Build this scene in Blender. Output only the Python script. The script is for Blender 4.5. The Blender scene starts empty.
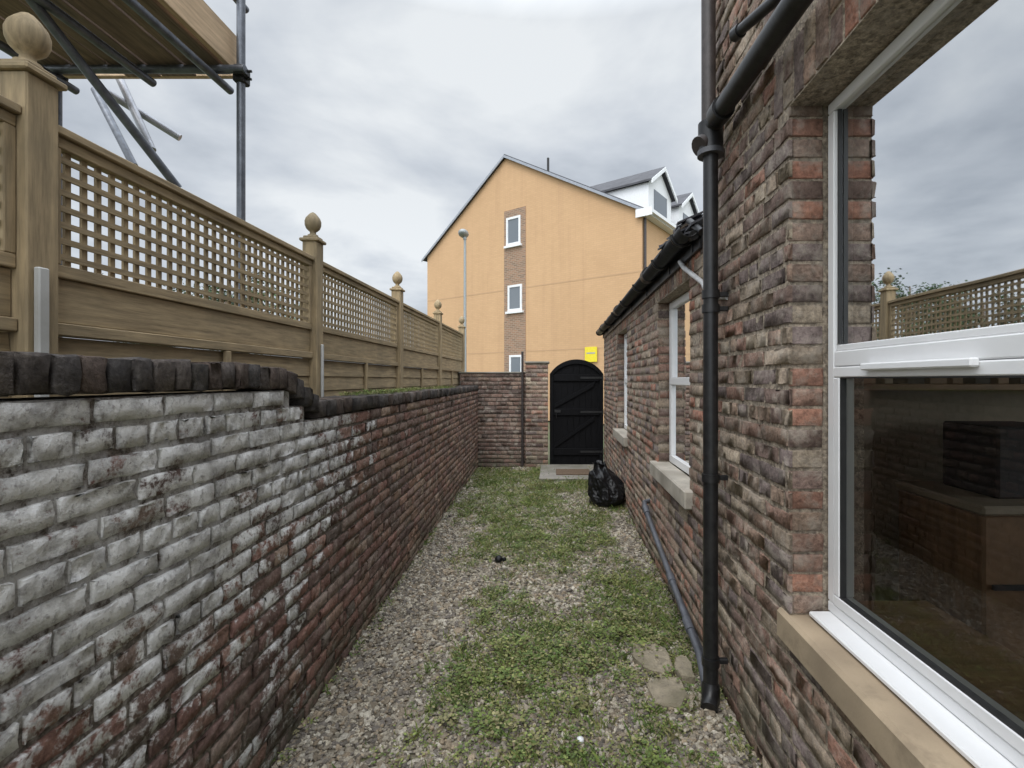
import bpy, bmesh, math, random
import numpy as np
from mathutils import Vector, Matrix, noise as mn
random.seed(7); rng=np.random.default_rng(7)
H=1.6; F=480.0
def P(x,y,Y):   # pixel measured in the photo -> world point at depth Y
    return Vector(((x-553)/F*Y, Y, H+(380-y)/F*Y))
scene=bpy.context.scene
# ---------------------------------------------------------------- materials
def newmat(name):
    m=bpy.data.materials.new(name); m.use_nodes=True
    nt=m.node_tree; b=nt.nodes['Principled BSDF']; return m,nt,b
def N(nt,t,**kw):
    n=nt.nodes.new(t)
    for k,v in kw.items(): setattr(n,k,v)
    return n
def ramp(nt,src,p0,p1,c0=(0,0,0,1),c1=(1,1,1,1)):
    r=N(nt,'ShaderNodeValToRGB'); r.color_ramp.elements[0].position=p0; r.color_ramp.elements[1].position=p1
    r.color_ramp.elements[0].color=c0; r.color_ramp.elements[1].color=c1
    nt.links.new(src,r.inputs[0]); return r.outputs[0]
def noi(nt,vec,scale,detail=4,rough=.6,sc=None):
    n=N(nt,'ShaderNodeTexNoise'); n.inputs['Scale'].default_value=scale; n.inputs['Detail'].default_value=detail
    n.inputs['Roughness'].default_value=rough
    if sc:
        mp=N(nt,'ShaderNodeMapping'); mp.inputs['Scale'].default_value=sc; nt.links.new(vec,mp.inputs[0]); vec=mp.outputs[0]
    nt.links.new(vec,n.inputs['Vector']); return n.outputs['Fac']
def mix(nt,fac,a,b,mode='MIX'):
    n=N(nt,'ShaderNodeMix',data_type='RGBA',blend_type=mode)
    for s,v in ((n.inputs['Factor'],fac),(n.inputs['A'],a),(n.inputs['B'],b)):
        if isinstance(v,(float,int)): s.default_value=v
        elif isinstance(v,tuple): s.default_value=v if len(v)==4 else (*v,1)
        else: nt.links.new(v,s)
    return n.outputs['Result']
def math_(nt,op,a,b=None,c=None,clamp=False):
    n=N(nt,'ShaderNodeMath',operation=op); n.use_clamp=clamp
    for i,v in enumerate((a,b,c)):
        if v is None: continue
        if isinstance(v,(float,int)): n.inputs[i].default_value=v
        else: nt.links.new(v,n.inputs[i])
    return n.outputs[0]
def mapr(nt,src,a,b,c,d):
    n=N(nt,'ShaderNodeMapRange'); nt.links.new(src,n.inputs[0])
    for i,v in enumerate((a,b,c,d)): n.inputs[i+1].default_value=v
    return n.outputs[0]
def bump(nt,b,h,strength=.5,dist=.01):
    n=N(nt,'ShaderNodeBump'); n.inputs['Strength'].default_value=strength; n.inputs['Distance'].default_value=dist
    nt.links.new(h,n.inputs['Height']); nt.links.new(n.outputs[0],b.inputs['Normal'])
def coord(nt): return N(nt,'ShaderNodeTexCoord').outputs['Object']
def simple(name,col,rough=.6,var=.25,scale=20,bs=.2,metal=0,sc=None,dist=.004,dirt=None,da=.7,spec=.5):
    m,nt,b=newmat(name); c=coord(nt)
    f=noi(nt,c,scale,4,.65,sc)
    f2=ramp(nt,f,.3,.7)
    lo=tuple(x*(1-var) for x in col); hi=tuple(min(1,x*(1+var)) for x in col)
    o=mix(nt,f2,lo,hi)
    if dirt:
        d=ramp(nt,noi(nt,c,scale*.25,5,.7),.45,.68)
        o=mix(nt,math_(nt,'MULTIPLY',d,da),o,dirt)
    nt.links.new(o,b.inputs['Base Color'])
    b.inputs['Roughness'].default_value=rough; b.inputs['Metallic'].default_value=metal; b.inputs['Specular IOR Level'].default_value=spec
    bump(nt,b,f,bs,dist); return m
def brickmat(name,paint=False,pale=.35,grime=.5,moss=False,mortar=None,dark=.34):
    m,nt,b=newmat(name); c=coord(nt)
    n1=noi(nt,c,55,4,.7); n2=noi(nt,c,11,5,.7); n3=noi(nt,c,2.3,4,.65)
    if mortar:
        basec=mix(nt,ramp(nt,n1,.3,.7),tuple(x*.6 for x in mortar),tuple(x*1.3 for x in mortar)); al=.35
    else:
        at=N(nt,'ShaderNodeAttribute',attribute_name='Col'); basec=at.outputs['Color']; al=at.outputs['Alpha']
    o=mix(nt,ramp(nt,n1,.32,.68),mix(nt,1.0,basec,(.58,.56,.56),'MULTIPLY'),mix(nt,1.0,basec,(1.4,1.38,1.35),'MULTIPLY'))
    s=math_(nt,'MULTIPLY',ramp(nt,n2,.48,.64),pale)
    o=mix(nt,s,o,(.36,.315,.26))
    sp=N(nt,'ShaderNodeSeparateXYZ'); nt.links.new(c,sp.inputs[0])
    if paint:
        z=sp.outputs[2]; y=sp.outputs[1]
        mz=mapr(nt,z,.45,1.12,-.10,.21); my=mapr(nt,y,2.1,3.7,0.0,-.50)
        tot=math_(nt,'ADD',math_(nt,'ADD',mz,my),math_(nt,'ADD',math_(nt,'MULTIPLY',n2,.95),math_(nt,'MULTIPLY',n1,.55)))
        tot=math_(nt,'ADD',tot,math_(nt,'MULTIPLY',math_(nt,'SUBTRACT',n3,.5),.75))
        tot=math_(nt,'ADD',tot,math_(nt,'MULTIPLY',math_(nt,'SUBTRACT',al,.5),.20))
        msk=ramp(nt,tot,.70 if not mortar else .76,.82 if not mortar else .96)
        wc=mix(nt,ramp(nt,n2,.36,.58),(.34,.33,.315),(.70,.69,.67))
        wc=mix(nt,math_(nt,'MULTIPLY',ramp(nt,n1,.54,.66),.65),wc,(.20,.185,.175))
        if mortar: wc=mix(nt,.5,wc,(.22,.21,.20))
        o=mix(nt,msk,o,wc)
    g=math_(nt,'MULTIPLY',ramp(nt,n3,.46,.70),grime)
    o=mix(nt,g,o,mix(nt,1.0,o,(dark,dark*.96,dark*.94),'MULTIPLY'))
    if moss:
        o=mix(nt,math_(nt,'MULTIPLY',mapr(nt,sp.outputs[2],0,.35,.7,0),ramp(nt,n2,.4,.6)),o,(.06,.07,.035))
    nt.links.new(o,b.inputs['Base Color']); b.inputs['Roughness'].default_value=.92
    b.inputs['Specular IOR Level'].default_value=.25
    hh=math_(nt,'ADD',n1,math_(nt,'MULTIPLY',n2,1.0))
    bump(nt,b,hh,.85,.008); return m
M={}
M['brickL']=brickmat('whitewashed_brick',True,.35,.40,True,dark=.45)
M['brickR']=brickmat('weathered_brick',False,.62,.60,True,dark=.42)
M['brickD']=brickmat('dark_coping_brick',False,.14,.4)
M['mortarL']=brickmat('old_mortar',True,.1,.4,True,mortar=(.15,.13,.11))
M['mortarR']=brickmat('lime_mortar',False,.5,.5,True,mortar=(.32,.27,.21),dark=.5)
M['stone']=simple('sandstone',(.40,.31,.21),.85,.25,14,.6,dirt=(.19,.145,.10))
M['stonew']=simple('painted_stone',(.42,.38,.32),.85,.3,14,.5,dirt=(.15,.13,.10))
M['paving']=simple('broken_paving',(.27,.23,.165),.9,.35,22,1.0,dirt=(.10,.09,.05),dist=.015)
M['upvc']=simple('white_upvc',(.80,.80,.80),.35,.04,5,.02,dirt=(.66,.66,.64),da=.35)
M['gasket']=simple('black_gasket',(.02,.02,.02),.5)
M['pblack']=simple('black_pipe',(.010,.010,.011),.42,.4,30,.25,dirt=(.03,.028,.026),da=.5)
M['pbrown']=simple('brown_pipe',(.045,.036,.034),.5,.4,20,.2)
M['pgrey']=simple('grey_pipe',(.09,.095,.11),.5,.4,15,.2,dirt=(.05,.045,.04))
M['pwhite']=simple('pale_pipe',(.42,.42,.42),.5,.3,15,.2)
M['woodH']=simple('treated_timber_rail',(.33,.25,.145),.8,.38,6,.5,sc=(6,.7,9),dirt=(.19,.155,.095))
M['woodV']=simple('treated_timber_post',(.33,.25,.145),.8,.38,6,.5,sc=(8,8,.7),dirt=(.19,.155,.095))
M['plank']=simple('scaffold_board',(.23,.165,.12),.85,.5,5,.4,sc=(7,.6,7),dirt=(.11,.085,.07))
M['plankE']=simple('new_toe_board',(.52,.38,.24),.8,.3,5,.3,sc=(7,.6,7))
M['tube']=simple('galvanised_tube',(.13,.14,.16),.45,.3,20,.15,metal=.6)
M['tubel']=simple('clean_galvanised_tube',(.36,.37,.40),.45,.2,20,.15,metal=.4)
M['gate']=simple('black_painted_wood',(.005,.005,.006),.65,.5,6,.4,sc=(9,9,.7),spec=.15)
M['iron']=simple('iron',(.03,.03,.03),.5,metal=.5)
M['slate']=simple('slate_tiles',(.06,.06,.068),.7,.35,3,.5)
M['concrete']=simple('concrete',(.24,.22,.19),.9,.25,10,.6,dirt=(.1,.1,.06))
M['mat']=simple('door_mat',(.12,.08,.05),.95,.4,60,.8)
M['plaster']=simple('interior_plaster',(.30,.26,.20),.9,.1)
M['cab']=simple('interior_wood',(.26,.15,.08),.6,.3,4,.1,sc=(1,6,1))
M['box']=simple('worktop',(.36,.30,.23),.6,.1)
M['lamp']=simple('lamp_metal',(.30,.32,.32),.5,.1,metal=.3)
M['yellow']=simple('yellow_sign_face',(.75,.62,.03),.5,.08)
M['white']=simple('white_paint',(.75,.76,.77),.5,.06)
M['strip']=simple('weathered_white_plastic',(.52,.52,.50),.6,.15,12,.2,dirt=(.3,.29,.26))
M['verge']=simple('verge_trim',(.30,.32,.36),.7,.2)
M['bag']=simple('black_polythene',(.006,.006,.007),.42,.3,22,.5,dist=.02,spec=.35)
M['dark']=simple('dark_interior',(.03,.03,.035),.8)
def uvbrick(name,c1,c2,mo,ms,weather):
    m,nt,b=newmat(name); c=coord(nt)
    bt=N(nt,'ShaderNodeTexBrick'); uv=N(nt,'ShaderNodeTexCoord'); nt.links.new(uv.outputs['UV'],bt.inputs['Vector'])
    bt.inputs['Scale'].default_value=1; bt.inputs['Brick Width'].default_value=.225; bt.inputs['Row Height'].default_value=.075; bt.inputs['Mortar Size'].default_value=ms
    bt.inputs['Color1'].default_value=(*c1,1); bt.inputs['Color2'].default_value=(*c2,1); bt.inputs['Mortar'].default_value=(*mo,1)
    o=bt.outputs[0]
    if weather:
        o=mix(nt,ramp(nt,noi(nt,c,.5,6,.65),.35,.7),o,mix(nt,1.0,o,(.91,.90,.89),'MULTIPLY'))
        o=mix(nt,ramp(nt,noi(nt,c,1.2,5,.6,(3,3,.15)),.5,.75),o,mix(nt,1.0,o,(.92,.91,.91),'MULTIPLY'))
    nt.links.new(o,b.inputs['Base Color']); b.inputs['Roughness'].default_value=.9; M[name]=m
uvbrick('gable',(.58,.37,.205),(.55,.35,.19),(.50,.325,.185),.006,True)
uvbrick('redpanel',(.33,.19,.12),(.20,.13,.09),(.33,.27,.2),.01,False)
def glass(name,fac,fm,tint):
    m=bpy.data.materials.new(name); m.use_nodes=True; nt=m.node_tree; nt.nodes.clear()
    out=N(nt,'ShaderNodeOutputMaterial'); mx=N(nt,'ShaderNodeMixShader'); tr=N(nt,'ShaderNodeBsdfTransparent'); gl=N(nt,'ShaderNodeBsdfAnisotropic')
    gl.inputs['Roughness'].default_value=.015; gl.inputs['Color'].default_value=(.96,.98,1,1); tr.inputs[0].default_value=(*tint,1)
    lw_=N(nt,'ShaderNodeLayerWeight'); lw_.inputs[0].default_value=.22
    f=math_(nt,'ADD',math_(nt,'MULTIPLY',lw_.outputs['Fresnel'],fm),fac,clamp=True)
    c=coord(nt); bn=N(nt,'ShaderNodeBump'); bn.inputs['Strength'].default_value=.04; bn.inputs['Distance'].default_value=.02
    nt.links.new(noi(nt,c,2.0,1),bn.inputs['Height']); nt.links.new(bn.outputs[0],gl.inputs['Normal'])
    nt.links.new(f,mx.inputs[0]); nt.links.new(tr.outputs[0],mx.inputs[1]); nt.links.new(gl.outputs[0],mx.inputs[2]); nt.links.new(mx.outputs[0],out.inputs[0]); return m
M['glassU']=glass('window_glass_coated',.74,1.0,(.6,.62,.6)); M['glassL']=glass('window_glass',.05,1.0,(.88,.90,.85))
def attrmat(name,rough=.8,scale=60):
    m,nt,b=newmat(name); at=N(nt,'ShaderNodeAttribute',attribute_name='Col'); c=coord(nt)
    n=noi(nt,c,scale,2,.6)
    o=mix(nt,ramp(nt,n,.3,.7),mix(nt,1.0,at.outputs[0],(.7,.7,.7),'MULTIPLY'),mix(nt,1.0,at.outputs[0],(1.25,1.25,1.25),'MULTIPLY'))
    nt.links.new(o,b.inputs['Base Color']); b.inputs['Roughness'].default_value=rough
    b.inputs['Specular IOR Level'].default_value=.3
    return m
M['pebble']=attrmat('gravel_stone',.85,120); M['leaf']=attrmat('leaf',.6,30)
# ---------------------------------------------------------------- mesh builder
class MB:
    def __init__(s): s.v=[]; s.f=[]; s.m=[]; s.s=[]; s.mats=[]
    def mi(s,mat):
        if mat not in s.mats: s.mats.append(mat)
        return s.mats.index(mat)
    def add(s,vs,fs,mat,smooth=False):
        o=len(s.v); s.v+= [tuple(v) for v in vs]; k=s.mi(mat)
        for f in fs: s.f.append([i+o for i in f]); s.m.append(k); s.s.append(smooth)
    def box(s,lo,hi,mat,bev=0.0):
        s.obox(Vector(lo),Vector((hi[0]-lo[0],0,0)),Vector((0,hi[1]-lo[1],0)),Vector((0,0,hi[2]-lo[2])),mat,bev)
    def pane(s,x,y0,y1,z0,z1,mat):   # single glass sheet facing the yard (-X)
        s.add([(x,y0,z0),(x,y0,z1),(x,y1,z1),(x,y1,z0)],[(0,1,2,3)],mat)
    def obox(s,o,a,b,c,mat,bev=0.0):
        o=Vector(o)
        if bev<=0:
            vs=[o,o+a,o+a+b,o+b,o+c,o+a+c,o+a+b+c,o+b+c]
            s.add(vs,[(3,2,1,0),(4,5,6,7),(0,1,5,4),(1,2,6,5),(2,3,7,6),(3,0,4,7)],mat); return
        la,lb,lc=a.length,b.length,c.length; bev=min(bev,la*.3,lb*.3,lc*.3)
        A,B,C=a.normalized(),b.normalized(),c.normalized()
        bm=bmesh.new(); bmesh.ops.create_cube(bm,size=1)
        for v in bm.verts: v.co=Vector(((v.co.x+.5)*la,(v.co.y+.5)*lb,(v.co.z+.5)*lc))
        bmesh.ops.bevel(bm,geom=bm.edges[:],offset=bev,segments=1,affect='EDGES')
        bm.verts.ensure_lookup_table()
        vs=[o+A*v.co.x+B*v.co.y+C*v.co.z for v in bm.verts]; fs=[[v.index for v in f.verts] for f in bm.faces]
        bm.free(); s.add(vs,fs,mat)
    def tube(s,pts,r,mat,seg=14,cap=True):
        pts=[Vector(p) for p in pts]; n=len(pts)
        rings=[]
        for i,p in enumerate(pts):
            if i==0: d=pts[1]-p
            elif i==n-1: d=p-pts[i-1]
            else: d=(pts[i+1]-p).normalized()+(p-pts[i-1]).normalized()
            d.normalize()
            if i==0:
                up=Vector((0,0,1)) if abs(d.z)<.9 else Vector((1,0,0))
                a=d.cross(up).normalized()
            else: a=(a-d*a.dot(d)).normalized()
            b_=d.cross(a); rr=r[i] if isinstance(r,(list,tuple)) else r
            rings.append([p+(a*math.cos(2*math.pi*k/seg)+b_*math.sin(2*math.pi*k/seg))*rr for k in range(seg)])
        vs=[v for rg in rings for v in rg]; fs=[]
        for i in range(n-1):
            for k in range(seg):
                k2=(k+1)%seg; fs.append((i*seg+k,i*seg+k2,(i+1)*seg+k2,(i+1)*seg+k))
        s.add(vs,fs,mat,True)
        if cap: s.add(rings[0]+rings[-1],[tuple(range(seg)),tuple(range(2*seg-1,seg-1,-1))],mat)
    def lathe(s,c,prof,mat,seg=20):
        vs=[];fs=[]
        for z,r in prof:
            for k in range(seg): vs.append(Vector(c)+Vector((r*math.cos(2*math.pi*k/seg),r*math.sin(2*math.pi*k/seg),z)))
        for i in range(len(prof)-1):
            for k in range(seg):
                k2=(k+1)%seg; fs.append((i*seg+k,i*seg+k2,(i+1)*seg+k2,(i+1)*seg+k))
        s.add(vs,fs,mat,True)
    def build(s,name,parent=None):
        me=bpy.data.meshes.new(name); me.from_pydata(s.v,[],s.f); 
        for k in s.mats: me.materials.append(M[k])
        me.polygons.foreach_set('material_index',s.m); me.polygons.foreach_set('use_smooth',s.s); me.update()
        ob=bpy.data.objects.new(name,me); scene.collection.objects.link(ob)
        if parent: ob.parent=parent
        return ob
def empty(name):
    e=bpy.data.objects.new(name,None); scene.collection.objects.link(e); return e
def arrmesh(name,V,Fc,C,mat,parent=None,smooth=True):
    V=np.asarray(V,dtype=np.float32).reshape(-1,3); Fc=np.asarray(Fc,dtype=np.int32); k=Fc.shape[1]
    me=bpy.data.meshes.new(name); me.vertices.add(len(V)); me.vertices.foreach_set('co',V.ravel())
    me.loops.add(Fc.size); me.loops.foreach_set('vertex_index',Fc.ravel())
    me.polygons.add(len(Fc)); me.polygons.foreach_set('loop_start',np.arange(0,Fc.size,k,dtype=np.int32))
    try: me.polygons.foreach_set('loop_total',np.full(len(Fc),k,dtype=np.int32))
    except Exception: pass
    me.update(calc_edges=True); me.validate()
    me.polygons.foreach_set('use_smooth',np.full(len(me.polygons),smooth))
    if C is not None:
        a=me.attributes.new('Col','FLOAT_COLOR','POINT'); a.data.foreach_set('color',np.asarray(C,dtype=np.float32).ravel())
    me.materials.append(M[mat]); ob=bpy.data.objects.new(name,me); scene.collection.objects.link(ob)
    if parent: ob.parent=parent
    return ob
palR=[(.235,.15,.115),(.215,.135,.105),(.26,.18,.135),(.17,.12,.10),(.135,.105,.095),(.28,.225,.17),(.32,.265,.20),(.23,.165,.13),(.17,.135,.125),(.245,.18,.135),(.27,.15,.11)]
palL=[(.20,.115,.095),(.22,.125,.10),(.15,.10,.085),(.18,.115,.10),(.13,.10,.085),(.24,.15,.12),(.20,.15,.125)]
palLf=[(.25,.155,.115),(.225,.14,.105),(.27,.18,.135),(.18,.12,.10),(.26,.195,.15),(.21,.145,.12)]
palG=[(.17,.11,.09),(.13,.09,.075),(.19,.125,.10),(.11,.08,.07),(.22,.155,.12)]
palD=[(.055,.05,.048),(.04,.037,.036),(.075,.065,.06),(.075,.058,.05)]
palRed=[(.30,.15,.105),(.26,.13,.095),(.32,.17,.12)]
def bricks(name,O,U,V,Nn,Lu,Lv,holes,pal,mat,parent,bl=.228,bh=.075,m=.012,nx=7,ny=5,rough=.0018,garden=True,depth=.012,palfn=None,jit=.003,topfn=None,rnd=.0012):
    O=np.array(O,float);U=np.array(U,float);U/=np.linalg.norm(U);V=np.array(V,float);V/=np.linalg.norm(V);Nn=np.array(Nn,float);Nn/=np.linalg.norm(Nn)
    VV=[];FF=[];CC=[];cnt=0
    def params(n,L):
        e=.004/L
        return np.array([0,e*.2]+list(np.linspace(e*1.0,1-e*1.0,n-4+0))+[1-e*.2,1])
    quad=[]
    for i in range(nx-1):
        for j in range(ny-1): quad.append((i*ny+j,(i+1)*ny+j,(i+1)*ny+j+1,i*ny+j+1))
    quad=np.array(quad)
    I,J=np.meshgrid(np.arange(nx),np.arange(ny),indexing='ij')
    border=(I==0)|(I==nx-1)|(J==0)|(J==ny-1)
    ring=((I==1)|(I==nx-2)|(J==1)|(J==ny-2))&~border
    rows=int(round(Lv/bh))
    for r in range(rows):
        v0=r*bh+m/2; v1=(r+1)*bh-m/2; vc=(v0+v1)/2
        L=bl; off=(r%2)*bl/2
        if garden and r%4==3: L=bl/2; off=bl/4
        off+=random.uniform(-.012,.012)
        u=-L+off if off>0 else 0.0
        while u<Lu-1e-4:
            LL=L*random.uniform(.96,1.04)
            segs=[(max(u,0),min(u+LL,Lu))]; u+=LL
            for (h0,h1,z0,z1) in holes:
                if z0<vc<z1:
                    ns=[]
                    for a,b_ in segs:
                        if b_<=h0 or a>=h1: ns.append((a,b_)); continue
                        if a<h0: ns.append((a,h0+m/2))
                        if b_>h1: ns.append((h1-m/2,b_))
                    segs=ns
            for a,b_ in segs:
                if b_-a<.03: continue
                if topfn and vc>topfn((a+b_)/2): continue
                a+=m/2;b_-=m/2
                pu=a+params(nx,b_-a)*(b_-a); pv=v0+params(ny,v1-v0)*(v1-v0)
                gu=pu[:,None]+np.zeros((1,ny)); gv=pv[None,:]+np.zeros((nx,1))
                gd=rng.normal(0,rough,(nx,ny))+random.gauss(0,.0014)
                gd=np.where(ring,gd-rnd-abs(rng.normal(0,.001,(nx,ny))),gd); gd=np.where(border,-depth,gd)
                tl=random.gauss(0,.005)
                ju=np.repeat(rng.normal(0,jit*.55,(nx,1)),ny,1); jv=rng.normal(0,jit*.5,(nx,1)); jv=np.repeat(jv,ny,1)
                je=rng.normal(0,jit*.25,(nx,ny))
                gu=gu+np.where(border,0,ju*.6+je)
                gv=gv+np.where(border,0,np.where(J<=1,abs(jv),np.where(J>=ny-2,-abs(jv),0))*.8+je)+tl*(gu-(a+b_)/2)+random.gauss(0,.0012)
                pts=O+gu[...,None]*U+gv[...,None]*V+gd[...,None]*Nn
                VV.append(pts.reshape(-1,3)); FF.append(quad+cnt); cnt+=nx*ny
                pl=palfn((a+b_)/2,vc) if palfn else pal
                c=np.array(random.choice(pl))*random.uniform(.82,1.2)
                CC.append(np.tile(np.append(c,random.random()),(nx*ny,1)))
    Fa=np.concatenate(FF)
    if np.dot(np.cross(U,V),Nn)<0: Fa=Fa[:,::-1]
    return arrmesh(name,np.concatenate(VV),Fa,np.concatenate(CC),mat,parent)
def holewall(mb,O,U,V,Nn,Lu,Lv,th,holes,mat,off=.005):
    O=Vector(O);U=Vector(U).normalized();V=Vector(V).normalized();Nn=Vector(Nn).normalized()
    us=sorted({0,Lu,*[h[0] for h in holes],*[h[1] for h in holes]}); 
    for a,b_ in zip(us[:-1],us[1:]):
        col=sorted([(h[2],h[3]) for h in holes if h[0]<=a+1e-6 and h[1]>=b_-1e-6]); z=0
        for h0,h1 in col+[(Lv,Lv)]:
            if h0>z+1e-4: mb.obox(O+U*a+V*z-Nn*off,U*(b_-a),V*(h0-z),-Nn*th,mat)
            z=h1
# ---------------------------------------------------------------- left boundary wall
SL=-.0317; UL=Vector((SL,1,0)).normalized(); NL=Vector((1,-SL,0)).normalized()
def XL(Y): return -1.10+SL*Y
def leftpt(Y,d=0,z=0): return Vector((XL(Y),Y,0))-NL*d+Vector((0,0,z))
lw=empty('boundary_brick_wall')
Y0=-1.2; STEP=2.14
def topf(u):
    Y=Y0+u
    return 1.56 if Y<STEP else (1.485 if Y<STEP+.14 else 1.41)
bricks('wall_bricks',leftpt(Y0,0,-.015),UL,(0,0,1),NL,8.83-Y0,1.575,[],palL,'brickL',lw,nx=10,ny=7,rough=.0030,m=.014,jit=.0065,bl=.218,
       palfn=lambda u,v: palL if random.random()>(u+Y0-1.8)/2.5 else palLf+palL[:3],topfn=topf,depth=.015,rnd=.002)
mb=MB()
mb.obox(leftpt(Y0,.008,-.1),UL*(STEP-Y0),-NL*.20,Vector((0,0,1.655)),'mortarL')
mb.obox(leftpt(STEP,.010,-.1),UL*(.14),-NL*.196,Vector((0,0,1.58)),'mortarL')
mb.obox(leftpt(STEP+.14,.008,-.1),UL*(8.83-STEP-.14),-NL*.20,Vector((0,0,1.505)),'mortarL')
mb.build('wall_core',lw)
tb=bmesh.new(); bmesh.ops.create_cube(tb,size=1); bmesh.ops.subdivide_edges(tb,edges=tb.edges[:],cuts=3,use_grid_fill=True)
ctv=np.array([v.co[:] for v in tb.verts]); ctf=np.array([[v.index for v in f.verts] for f in tb.faces]); tb.free()
def coping(name,ys,zf,h,parent,tiltfn=None,wd=.235,dir=UL,nrm=NL):
    V=[];Fc=[];C=[]; cnt=0
    for (y,w) in ys:
        sz=np.array([wd,w,h]); q=ctv.copy(); ext=(np.abs(q)>.49).sum(1)
        q=np.where(np.abs(q)>.2,np.where(np.abs(q)<.49,np.sign(q)*.44,q),q)
        q=q*sz; shr=np.where(ext>=3,.006,np.where(ext==2,.003,0))[:,None]
        q=q-np.sign(q)*shr*(np.abs(ctv)>.49)+rng.normal(0,.0024,q.shape)
        tl=random.gauss(0,.03)+(tiltfn(y) if tiltfn else 0)
        q[:,2]+=q[:,1]*math.tan(tl)
        o=leftpt(y+w/2,wd/2-.010+random.gauss(0,.004),zf(y)+h/2+random.gauss(0,.003))
        pts=np.array(o)+q[:,0:1]*np.array(nrm)+q[:,1:2]*np.array(dir)+q[:,2:3]*np.array((0,0,1))
        V.append(pts); Fc.append(ctf+cnt); cnt+=len(q)
        c=np.array(random.choice(palD))*random.uniform(.7,1.4); C.append(np.tile(np.append(c,random.random()),(len(q),1)))
    return arrmesh(name,np.concatenate(V),np.concatenate(Fc),np.concatenate(C),'brickD',parent,True)
ys=[];y=Y0
while y<STEP-.07: 
    w=random.uniform(.060,.076); ys.append((y,w)); y+=w+.005
coping('coping_near',ys,lambda y:1.566,.092,lw)
ys2=[]; yy=y
while yy<STEP+.24: ys2.append((yy,.07)); yy+=.075
coping('coping_step',ys2,lambda q:1.545-(q-y)/(.28)*.125,.088,lw,tiltfn=lambda q:-.15)
ys=[]
while yy<8.80:
    w=random.uniform(.095,.115); ys.append((yy,w)); yy+=w+.006
coping('coping_far',ys,lambda y:1.412,.083,lw)
# ---------------------------------------------------------------- timber fence
fence=empty('timber_fence'); FX=-1.75
posts=[-.3+0,1.6,3.5,5.4,7.3,9.2]
for i,py in enumerate(posts):
    mb=MB(); mb.box((FX-.052,py-.052,0),(FX+.052,py+.052,H+1.0),'woodV',.005)
    mb.box((FX-.068,py-.068,H+1.0),(FX+.068,py+.068,H+1.022),'woodH',.005)
    mb.box((FX-.05,py-.05,H+1.022),(FX+.05,py+.05,H+1.042),'woodH',.008)
    mb.lathe((FX,py,H+1.042),[(0,.034),(.012,.036),(.02,.022),(.035,.020),(.045,.032),(.06,.046),(.085,.055),(.11,.056),(.135,.048),(.155,.033),(.172,.018),(.182,.001)],'woodV')
    mb.build('post_%d'%(i+1),fence)
for i in range(len(posts)-1):
    a=posts[i]+.054; b_=posts[i+1]-.054; mb=MB()
    mb.box((FX-.04,a,H+.855),(FX+.04,b_,H+.885),'woodH',.004)
    mb.box((FX-.022,a,H+.815),(FX+.022,b_,H+.853),'woodH',.003)
    mb.box((FX-.022,a,H+.36),(FX+.022,b_,H+.405),'woodH',.003)
    mb.box((FX-.022,a,H+.406),(FX+.022,a+.035,H+.814),'woodV',.003); mb.box((FX-.022,b_-.035,H+.406),(FX+.022,b_,H+.814),'woodV',.003)
    z=H+.425
    while z<H+.80: mb.box((FX+.002,a+.036,z),(FX+.012,b_-.036,z+.021),'woodH'); z+=.0575
    yy=a+.07
    while yy<b_-.06: 
        j=random.uniform(-.003,.003); mb.box((FX-.009,yy+j,H+.406),(FX+.001,yy+.021+j,H+.814),'woodV'); yy+=.0575
    mb.box((FX-.025,a,H+.155),(FX+.028,b_,H+.20),'woodH',.004)
    mb.box((FX-.02,a,H+.202),(FX+.006,b_,H+.358),'woodH',.003)
    z=H-.62
    while z<H+.13:
        j=random.uniform(-.002,.002)
        mb.obox((FX-.005+j,a,z),Vector((.012,0,0)),Vector((0,b_-a,0)),Vector((-.012,0,.125)),'woodH',.002); z+=.108
    mb.box((FX+.008,(a+b_)/2-.02,H-.6),(FX+.03,(a+b_)/2+.02,H+.154),'woodV',.003)
    mb.box((FX-.05,a,H-1.6),(FX-.02,b_,H-.6),'woodH')
    mb.build('panel_%d'%(i+1),fence)
mb=MB(); mb.box((FX+.054,1.565,H-.2),(FX+.075,1.60,H+.37),'strip',.004); mb.box((FX+.054,3.50,H-.3),(FX+.070,3.525,H+.26),'strip',.004); mb.build('white_edging_strip',fence)
# ---------------------------------------------------------------- scaffolding
sc=empty('scaffolding')
mb=MB(); Zp=H+1.94
for k in range(5):
    xx=-3.19+k*.231
    mb.box((xx,-1.0,Zp+random.uniform(0,.008)),(xx+.216,3.06+random.uniform(-.03,.03),Zp+.038),'plank',.003)
mb.build('deck_boards',sc)
mb=MB(); mb.box((-2.035,-1.0,Zp+.01),(-2.0,3.10,Zp+.235),'plankE',.003); mb.box((-3.19,3.11,Zp+.03),(-2.04,3.145,Zp+.25),'plankE',.003); mb.build('toe_boards',sc)
mb=MB(); r=.0242
def T(*p,m_='tube',rr=r): mb.tube(p,rr,m_)
T((-1.95,3.0,0),(-1.95,3.0,H+3.6)); T((-3.12,3.02,0),(-3.12,3.02,H+3.4))
T((-1.95,.6,0),(-1.95,.6,H+3.6)); T((-3.12,.6,0),(-3.12,.6,H+3.4))
T((-3.3,2.95,Zp-.03),(-1.89,2.95,Zp-.03)); T((-3.5,1.6,Zp-.03),(-1.86,1.6,Zp-.03)); T((-3.5,.3,Zp-.03),(-1.86,.3,Zp-.03))
T((-2.07,-1,Zp-.085),(-2.07,3.08,Zp-.085)); T((-3.06,-1,Zp-.085),(-3.06,3.08,Zp-.085)); T((-2.5,-1,Zp-.085),(-2.5,3.0,Zp-.085))
T((-1.985,-1,Zp+.45),(-1.985,3.1,Zp+.45))
T(P(20,-15,2.3),P(178,188,2.95),m_='tube')
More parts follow.
